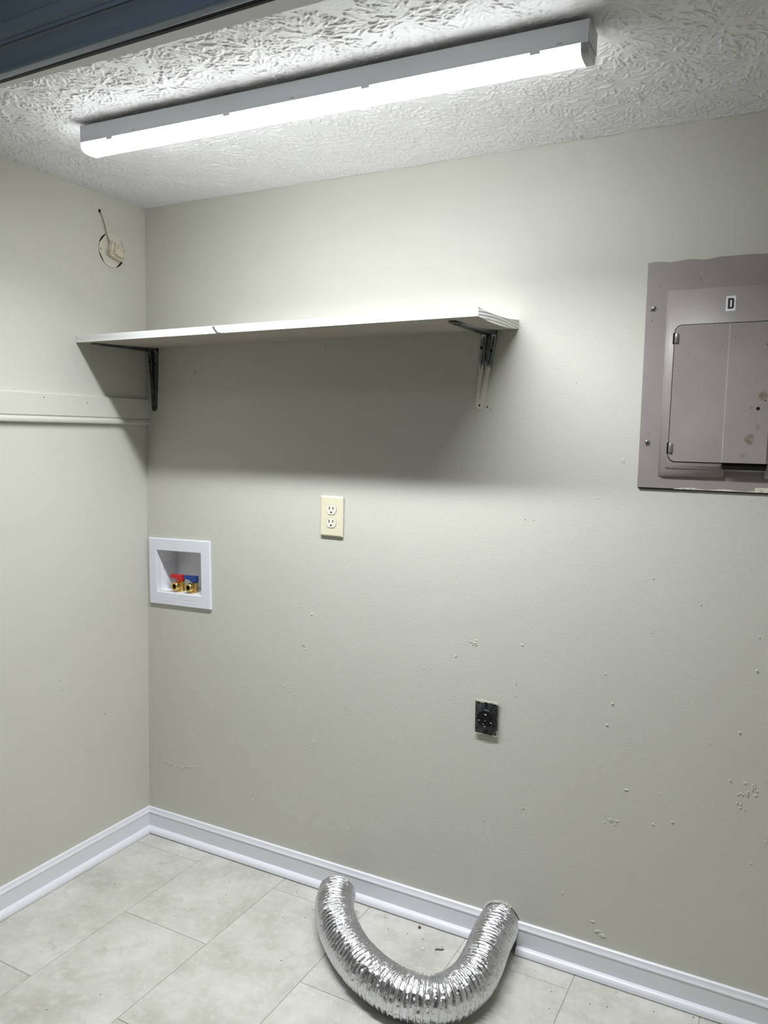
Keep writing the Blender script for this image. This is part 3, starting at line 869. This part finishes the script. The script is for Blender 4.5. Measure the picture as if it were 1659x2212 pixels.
for xv, hm, lab in ((-0.0260, 'red', 'brass valve with a red lever'), (0.0345, 'blue', 'brass valve with a blue lever')):
    yv, zb = 0.030, oz0 + 0.001
    bm = B_(); lathe(bm, (xv, yv, zb), (0, 0, 1), [(0, 0.0150), (0.003, 0.0150), (0.0035, 0.0125), (0.034, 0.0125), (0.035, 0.010)], 10)
    vb = build('valve', bm, 'brass', wb, smooth=25); vb['label'] = lab
    bm = B_()
    lathe(bm, (xv - 0.004, yv - 0.006, zb + 0.020), (-0.05, -1, 0), [(0, 0.0110), (0.009, 0.0110), (0.010, 0.0152), (0.021, 0.0152), (0.0225, 0.0140), (0.0225, 0.0085), (0.014, 0.0070)], 24, False)
    build('spout', bm, 'brass', vb, smooth=30)
    bm = B_(); ax = Vector((-0.05, -1, 0)).normalized()
    lathe(bm, Vector((xv - 0.004, yv - 0.006, zb + 0.020)) + ax * 0.0138, ax, [(0, 0.0072), (0.0004, 0.0070)], 16)
    build('spout_bore', bm, 'dark', vb)
    bm = B_()
    hz = zb + 0.035
    prism(bm, [(xv - 0.0125, hz), (xv + 0.0125, hz), (xv + 0.0130, hz + 0.0225), (xv - 0.0430, hz + 0.0215), (xv - 0.0430, hz + 0.0100), (xv - 0.0150, hz + 0.0090)], 'y', yv - 0.0070, yv + 0.0070)
    bmesh.ops.bevel(bm, geom=list(bm.edges), offset=0.0018, segments=2, affect='EDGES')
    build('handle', bm, hm, vb, smooth=40)
for x_, y_ in ((0.012, 0.020), (0.060, 0.018), (0.070, 0.024)):
    bm = B_(); box(bm, x_ - 0.006, x_ + 0.006, y_ - 0.003, y_ + 0.003, oz0 + 0.001, oz0 + 0.005, 0.001, 1); build('plaster_crumb', bm, 'plastic', rec)

# ------------------------------------------------------------------ round cover plate with a jack and cable on the side wall
rj = empty('wall_jack', (0.0, -0.1450, 1.9730), 'cream jack block on a round plate high on the side wall', 'wall jack')
bm = B_(); lathe(bm, (0.0002, 0, 0), (1, 0, 0), [(0, 0.0525), (0.0006, 0.0523)], 48)
build('round_hole', bm, 'dark', rj)
bm = B_(); pts = []
cuts = [(math.radians(140), 0.0475), (math.radians(35), 0.0490), (math.radians(-45), 0.0455), (math.radians(212), 0.0492)]
for k in range(96):
    a_ = 2 * math.pi * k / 96; rad = 0.0522
    for ca, cd in cuts:
        c_ = math.cos(a_ - ca)
        if c_ > 0.2: rad = min(rad, cd / c_)
    pts.append((rad * math.cos(a_), rad * math.sin(a_)))
prism(bm, pts, 'x', 0.0007, 0.0022)
build('round_plate', bm, 'plateround', rj)
bm = B_(); lathe(bm, (0.0021, -0.046, -0.003), (1, 0, 0), [(0, 0.0026), (0.0008, 0.0024)], 12)
build('plate_screw', bm, 'screw', rj)
jr = math.radians(-14)
def jb(name, y0, y1, z0, z1, x0, x1, m_, par, bev=0.0015):
    bm = B_(); box(bm, x0, x1, y0, y1, z0, z1, bev, 2)
    bmesh.ops.rotate(bm, verts=bm.verts, cent=(0, 0, 0), matrix=Matrix.Rotation(jr, 3, 'X'))
    bmesh.ops.translate(bm, verts=bm.verts, vec=(0, 0.0065, -0.0040))
    return build(name, bm, m_, par, smooth=30)
jk = jb('jack_base', -0.0270, 0.0270, -0.0205, 0.0205, 0.0020, 0.0170, 'jack', rj, 0.003)
jb('jack_rim', -0.0290, 0.0290, -0.0225, 0.0225, 0.0165, 0.0215, 'jack', rj)
jf = jb('jack_face', -0.0180, 0.0260, -0.0150, 0.0170, 0.0213, 0.0285, 'jack', rj)
for y_, z_ in ((-0.0085, 0.008), (0.0160, 0.008)):
    bm = B_(); lathe(bm, (0.0284, y_, z_), (1, 0, 0), [(0, 0.0042), (0.0003, 0.0040)], 12)
    bmesh.ops.rotate(bm, verts=bm.verts, cent=(0, 0, 0), matrix=Matrix.Rotation(jr, 3, 'X')); bmesh.ops.translate(bm, verts=bm.verts, vec=(0, 0.0065, -0.0040))
    build('socket_hole', bm, 'wire', jf)
for y_, z_ in ((-0.013, -0.006), (0.003, -0.009), (0.018, -0.010)):
    bm = B_(); box(bm, 0.0284, 0.0287, y_ - 0.003, y_ + 0.003, z_ - 0.0008, z_ + 0.0008)
    bmesh.ops.rotate(bm, verts=bm.verts, cent=(0, 0, 0), matrix=Matrix.Rotation(jr, 3, 'X')); bmesh.ops.translate(bm, verts=bm.verts, vec=(0, 0.0065, -0.0040))
    build('face_slit', bm, 'wire', jf)
bm = B_(); tube(bm, [(-0.004, -0.0470, 0.1085), (0.003, -0.0462, 0.1060), (0.0042, -0.040, 0.094), (0.0042, -0.0300, 0.072), (0.0042, -0.0255, 0.055), (0.0050, -0.0200, 0.038), (0.0070, -0.0150, 0.0225)], 0.0019, 8)
build('cable', bm, 'wire', rj, smooth=50)
bm = B_(); prism(bm, [(-0.0470 + 0.0048 * math.cos(a_), 0.1100 + 0.0062 * math.sin(a_)) for a_ in [2 * math.pi * k / 14 for k in range(14)]], 'x', 0.0002, 0.0008)
build('cable_hole', bm, 'dark', rj)

# ------------------------------------------------------------------ foil dryer duct
ctrl = [(0.838, -0.098), (0.857, -0.142), (0.893, -0.198), (0.947, -0.257), (1.020, -0.316), (1.108, -0.363), (1.203, -0.383), (1.285, -0.352), (1.322, -0.270), (1.323, -0.180), (1.314, -0.095), (1.310, -0.020), (1.310, 0.050), (1.310, 0.095)]
RH = 0.0555
cz = [0.060, 0.059, 0.0575, 0.057, 0.057, 0.057, 0.057, 0.057, 0.057, 0.058, 0.061, 0.065, 0.066, 0.066]
P = np.array([(a_[0], a_[1], b_) for a_, b_ in zip(ctrl, cz)])
def catmull(P, per=40):
    Q = np.vstack([2 * P[0] - P[1], P, 2 * P[-1] - P[-2]]); out = []
    for i in range(1, len(Q) - 2):
        a_, b_, c_, d_ = Q[i - 1], Q[i], Q[i + 1], Q[i + 2]
        for k in range(per):
            t_ = k / per
            out.append(0.5 * ((2 * b_) + (-a_ + c_) * t_ + (2 * a_ - 5 * b_ + 4 * c_ - d_) * t_ ** 2 + (-a_ + 3 * b_ - 3 * c_ + d_) * t_ ** 3))
    out.append(Q[-2]); return np.array(out)
C = catmull(P)
s = np.concatenate([[0], np.cumsum(np.linalg.norm(np.diff(C, axis=0), axis=1))])
LEN = s[-1]
ns, na = int(LEN / 0.0013), 110
S = np.linspace(0, LEN, ns)
C = np.stack([np.interp(S, s, C[:, k]) for k in range(3)], -1)
Tn = np.gradient(C, axis=0); Tn /= np.linalg.norm(Tn, axis=1)[:, None]
up = np.array([0, 0, 1.0]); Sd = np.cross(Tn, up); Sd /= np.linalg.norm(Sd, axis=1)[:, None]; Up = np.cross(Sd, Tn)
TH_ = np.linspace(0, 2 * math.pi, na, endpoint=False)
ph = S[:, None] / 0.0130 - TH_[None, :] / (2 * math.pi)
fr = ph - np.floor(ph)
dd = np.minimum(fr, 1 - fr)
peak = np.exp(-(dd / 0.115) ** 2)
def smooth_noise(shape, cell):
    a_ = rng.normal(0, 1, (shape[0] // cell[0] + 3, shape[1] // cell[1] + 1))
    a_ = np.hstack([a_, a_[:, :1]])
    yi = np.linspace(0, a_.shape[0] - 1.001, shape[0]); xi = np.linspace(0, a_.shape[1] - 1.001, shape[1])
    y0_ = yi.astype(int); x0_ = xi.astype(int); fy = (yi - y0_)[:, None]; fx_ = (xi - x0_)[None, :]
    g_ = lambda i, j: a_[np.ix_(i, j)]
    return g_(y0_, x0_) * (1 - fy) * (1 - fx_) + g_(y0_ + 1, x0_) * fy * (1 - fx_) + g_(y0_, x0_ + 1) * (1 - fy) * fx_ + g_(y0_ + 1, x0_ + 1) * fy * fx_
crk = smooth_noise((ns, na), (4, 3)) * 0.0011 + smooth_noise((ns, na), (2, 2)) * 0.0005 + smooth_noise((ns, na), (12, 8)) * 0.0012 + smooth_noise((ns, na), (40, 16)) * 0.0006
rad = RH + 0.0006 - 0.0052 * (1 - peak) + crk * (1 - 0.75 * peak)
V = C[:, None, :] + rad[..., None] * (np.cos(TH_)[None, :, None] * Sd[:, None, :] + np.sin(TH_)[None, :, None] * Up[:, None, :])
V[..., 2] = np.maximum(V[..., 2], 0.0006)
idx = np.arange(ns * na).reshape(ns, na); nxt = np.roll(idx, -1, axis=1)
quads = np.stack([idx[:-1], nxt[:-1], nxt[1:], idx[1:]], -1).reshape(-1, 4)
me = bpy.data.meshes.new('dryer_duct')
me.from_pydata(V.reshape(-1, 3).tolist(), [], quads.tolist())
me.polygons.foreach_set('use_smooth', np.ones(len(quads), dtype=bool)); me.update()
duct = tag(link_mesh('dryer_duct', me, 'foil'), 'crinkled silver foil dryer duct curving out of the wall onto the floor', 'duct')

# torn paint collar around the vent
bm = B_(); r_ = random.Random(5); n = 26
inner, outer = [], []
for i in range(n + 1):
    a_ = math.radians(60 + 95 * i / n)
    inner.append((VC + (VR - 0.002) * math.cos(a_), VZ + (VR - 0.002) * math.sin(a_)))
    q = VR + 0.001 + r_.uniform(0, 0.006)
    outer.append((VC + q * math.cos(a_), VZ + q * math.sin(a_)))
va = [bm.verts.new((x_, -0.0012 - r_.uniform(0, 0.003), z_)) for x_, z_ in inner]; vb_ = [bm.verts.new((x_, -0.0004, z_)) for x_, z_ in outer]
for i in range(n):
    bm.faces.new((va[i], va[i + 1], vb_[i + 1], vb_[i]))
build('torn_plaster', bm, 'wall', wall_back)

# ------------------------------------------------------------------ paint flaws on the walls
def blobs(spots_, axis):
    bm = B_()
    for a_, z_, sx, sz, h_ in spots_:
        n = 7
        rings = []
        r_ = random.Random(int(a_ * 9999 + z_ * 777))
        jit = [r_.uniform(0.75, 1.2) for _ in range(n)]
        tilt = r_.uniform(-0.8, 0.8)
        for q, hh in ((1.0, -0.0002), (0.8, h_ * 1.2), (0.4, h_ * 1.6)):
            ring = []
            for k in range(n):
                t_ = 2 * math.pi * k / n
                u_, w_ = sx * q * jit[k] * math.cos(t_), sz * q * jit[k] * math.sin(t_)
                uu_, ww_ = u_ * math.cos(tilt) - w_ * math.sin(tilt), u_ * math.sin(tilt) + w_ * math.cos(tilt)
                ring.append((a_ + uu_, -hh, z_ + ww_) if axis == 'y' else (hh, a_ + uu_, z_ + ww_))
            rings.append(ring)
        loft(bm, rings, True, True)
    return bm
sp = [(0.6753, 0.8569, .0028, .003, .002), (0.6455, 0.7575, .006, .0015, .001), (0.652, 0.7455, .0018, .006, .001), (0.6495, 0.7534, .003, .002, .0012), (1.1533, 0.7973, .0025, .006, .0009),
      (1.3424, 0.8556, .004, .003, .001), (1.3296, 0.7483, .0016, .006, .0012), (1.5847, 0.7373, .003, .0025, .0018), (1.5733, 0.6805, .003, .0025, .0018), (1.8673, 0.5997, .0035, .0025, .002), (1.9098, 0.874, .0028, .0025, .002),
      (1.6293, 0.5203, .008, .0022, .0012), (1.8809, 0.72, .003, .0025, .0018), (1.7428, 0.4631, .0035, .0035, .0012), (1.6973, 0.4467, .004, .002, .0012), (1.5603, 0.1457, .006, .002, .0012), (1.5857, 0.1154, .011, .006, .0014), (1.575, 0.123, .009, .005, .0012),
      (1.5814, 1.3533, .005, .007, .0007), (1.4582, 1.549, .004, .004, .0006)]
for (cx, cz_, n, q) in ((1.2083, 0.8406, 14, 0.010), (1.5953, 0.427, 16, 0.014), (1.916, 0.5936, 10, 0.012), (1.900, 0.570, 10, 0.010), (1.893, 0.545, 8, 0.010)):
    for _ in range(n):
        sp.append((cx + random.gauss(0, q * 0.6), cz_ + random.gauss(0, q * 0.6), random.uniform(.001, .004), random.uniform(.001, .003), random.uniform(.0006, .0011)))
for i in range(26):       # a run of flaking along a drywall seam
    t_ = i / 25
    sp.append((0.0607 + 0.157 * t_, 0.268 + 0.010 * t_ - 0.016 * math.sin(t_ * 3.1) + random.gauss(0, .0012), .0035, .0010, .0008))
for _ in range(90):
    sp.append((random.uniform(0.1, 2.6), random.uniform(0.15, 1.4), random.uniform(.0012, .0028), random.uniform(.0012, .0028), random.uniform(.0006, .0013)))
o = build('paint_flaws', blobs(sp, 'y'), 'wall', wall_back); o['kind'] = 'stuff'
nh = [(0.2151, 1.5985, .0022, .0022, .0004), (0.1921, 1.6620, .0016, .0016, .0004), (0.712, 1.662, .0016, .0016, .0004), (1.2225, 1.4865, .0026, .0026, .0006), (1.232, 1.480, .0016, .0014, .0006), (0.196, 1.566, .0014, .0014, .0004)]
o = build('nail_holes', blobs(nh, 'y'), 'dark', wall_back); o['kind'] = 'stuff'
spl = [(-0.2223, 0.5149, .0022, .006, .0009), (-0.405, 0.6150, .006, .0012, .0008), (-0.372, 0.6400, .003, .005, .0009), (-0.3625, 0.6063, .005, .0014, .0009), (-0.361, 0.618, .001, .007, .0006)]
for _ in range(14):
    spl.append((random.uniform(-0.65, -0.03), random.uniform(0.15, 1.3), random.uniform(.0012, .0025), random.uniform(.0012, .0025), .0008))
o = build('paint_flaws', blobs(spl, 'x'), 'wall', wall_left); o['kind'] = 'stuff'
bm = B_()
for y_, z_ in ((-0.2620, 1.4880), (-0.42, 1.497)):
    lathe(bm, (0.0134, y_, z_), (1, 0, 0), [(0, 0.0018), (0.0004, 0.0016)], 10)
for y_, z_ in ((-0.1978, 0.4795),):
    lathe(bm, (0.0001, y_, z_), (1, 0, 0), [(0, 0.0018), (0.0004, 0.0016)], 10)
o = build('nail_holes', bm, 'dark', wall_left); o['kind'] = 'stuff'

# ------------------------------------------------------------------ debris on the floor
def chip(name, x_, y_, sx, sy, h_, m_, label, rz=0.0):
    bm = B_(); n = 7
    jit = [random.uniform(0.7, 1.2) for _ in range(n)]
    loft(bm, [[(sx * q * jit[k] * math.cos(2 * math.pi * k / n), sy * q * jit[k] * math.sin(2 * math.pi * k / n), z_) for k in range(n)] for q, z_ in ((0.9, 0.0), (1.0, h_ * 0.5), (0.7, h_))])
    return tag(build(name, bm, m_, None, (x_, y_, 0.0001), (0, 0, rz)), label, 'debris')
chip('plaster_chip', 1.1315, -0.1272, 0.006, 0.005, 0.003, 'crumb', 'pale plaster chip on the tile inside the duct curve')
chip('wood_chip', 1.084, -0.0474, 0.0045, 0.0045, 0.006, 'splinter', 'brown wood chip on the tile near the baseboard')
bm = B_(); tube(bm, [(-0.012, 0, 0.0018), (-0.005, 0.002, 0.0028), (0.004, -0.001, 0.0030), (0.012, 0.003, 0.0018)], 0.0016, 6)
tag(build('wood_splinter', bm, 'splinter', None, (1.174, -0.110, 0.0), (0, 0, 0.5)), 'thin curled brown splinter on the tile inside the duct curve', 'debris')
bm = B_(); bmd = B_()
def crumb(bm, x_, y_, q):
    n = 5
    loft(bm, [[(x_ + q * s_ * math.cos(2 * math.pi * k / n + x_ * 50) * random.uniform(.7, 1.2), y_ + q * s_ * math.sin(2 * math.pi * k / n + x_ * 50), z_) for k in range(n)] for s_, z_ in ((1, 0.0), (0.6, q * 0.8))])
for x_, y_ in ((0.0858, -0.2523), (0.1368, -0.2639), (0.108, -0.262), (0.15, -0.245), (0.115, -0.285), (0.14, -0.285), (1.3703, -0.1012), (1.385, -0.07), (1.40, -0.095), (1.36, -0.075), (1.43, -0.06), (1.465, -0.085)):
    crumb(bm, x_, y_, random.uniform(0.002, 0.0036))
for _ in range(60):
    crumb(bm, random.uniform(0.06, 1.9), random.choice([random.uniform(-0.3, -0.04), random.uniform(-1.0, -0.04)]), random.uniform(0.0008, 0.0018))
for _ in range(90):
    crumb(bmd, random.uniform(0.06, 1.9), random.choice([random.uniform(-0.25, -0.035), random.uniform(-1.0, -0.035)]), random.uniform(0.0008, 0.0019))
o = tag(build('plaster_crumbs', bm, 'crumb'), 'pale plaster crumbs scattered over the floor tiles', 'debris'); o['kind'] = 'stuff'
o = tag(build('dark_grit', bmd, 'grit'), 'dark specks of grit scattered over the floor tiles', 'debris'); o['kind'] = 'stuff'
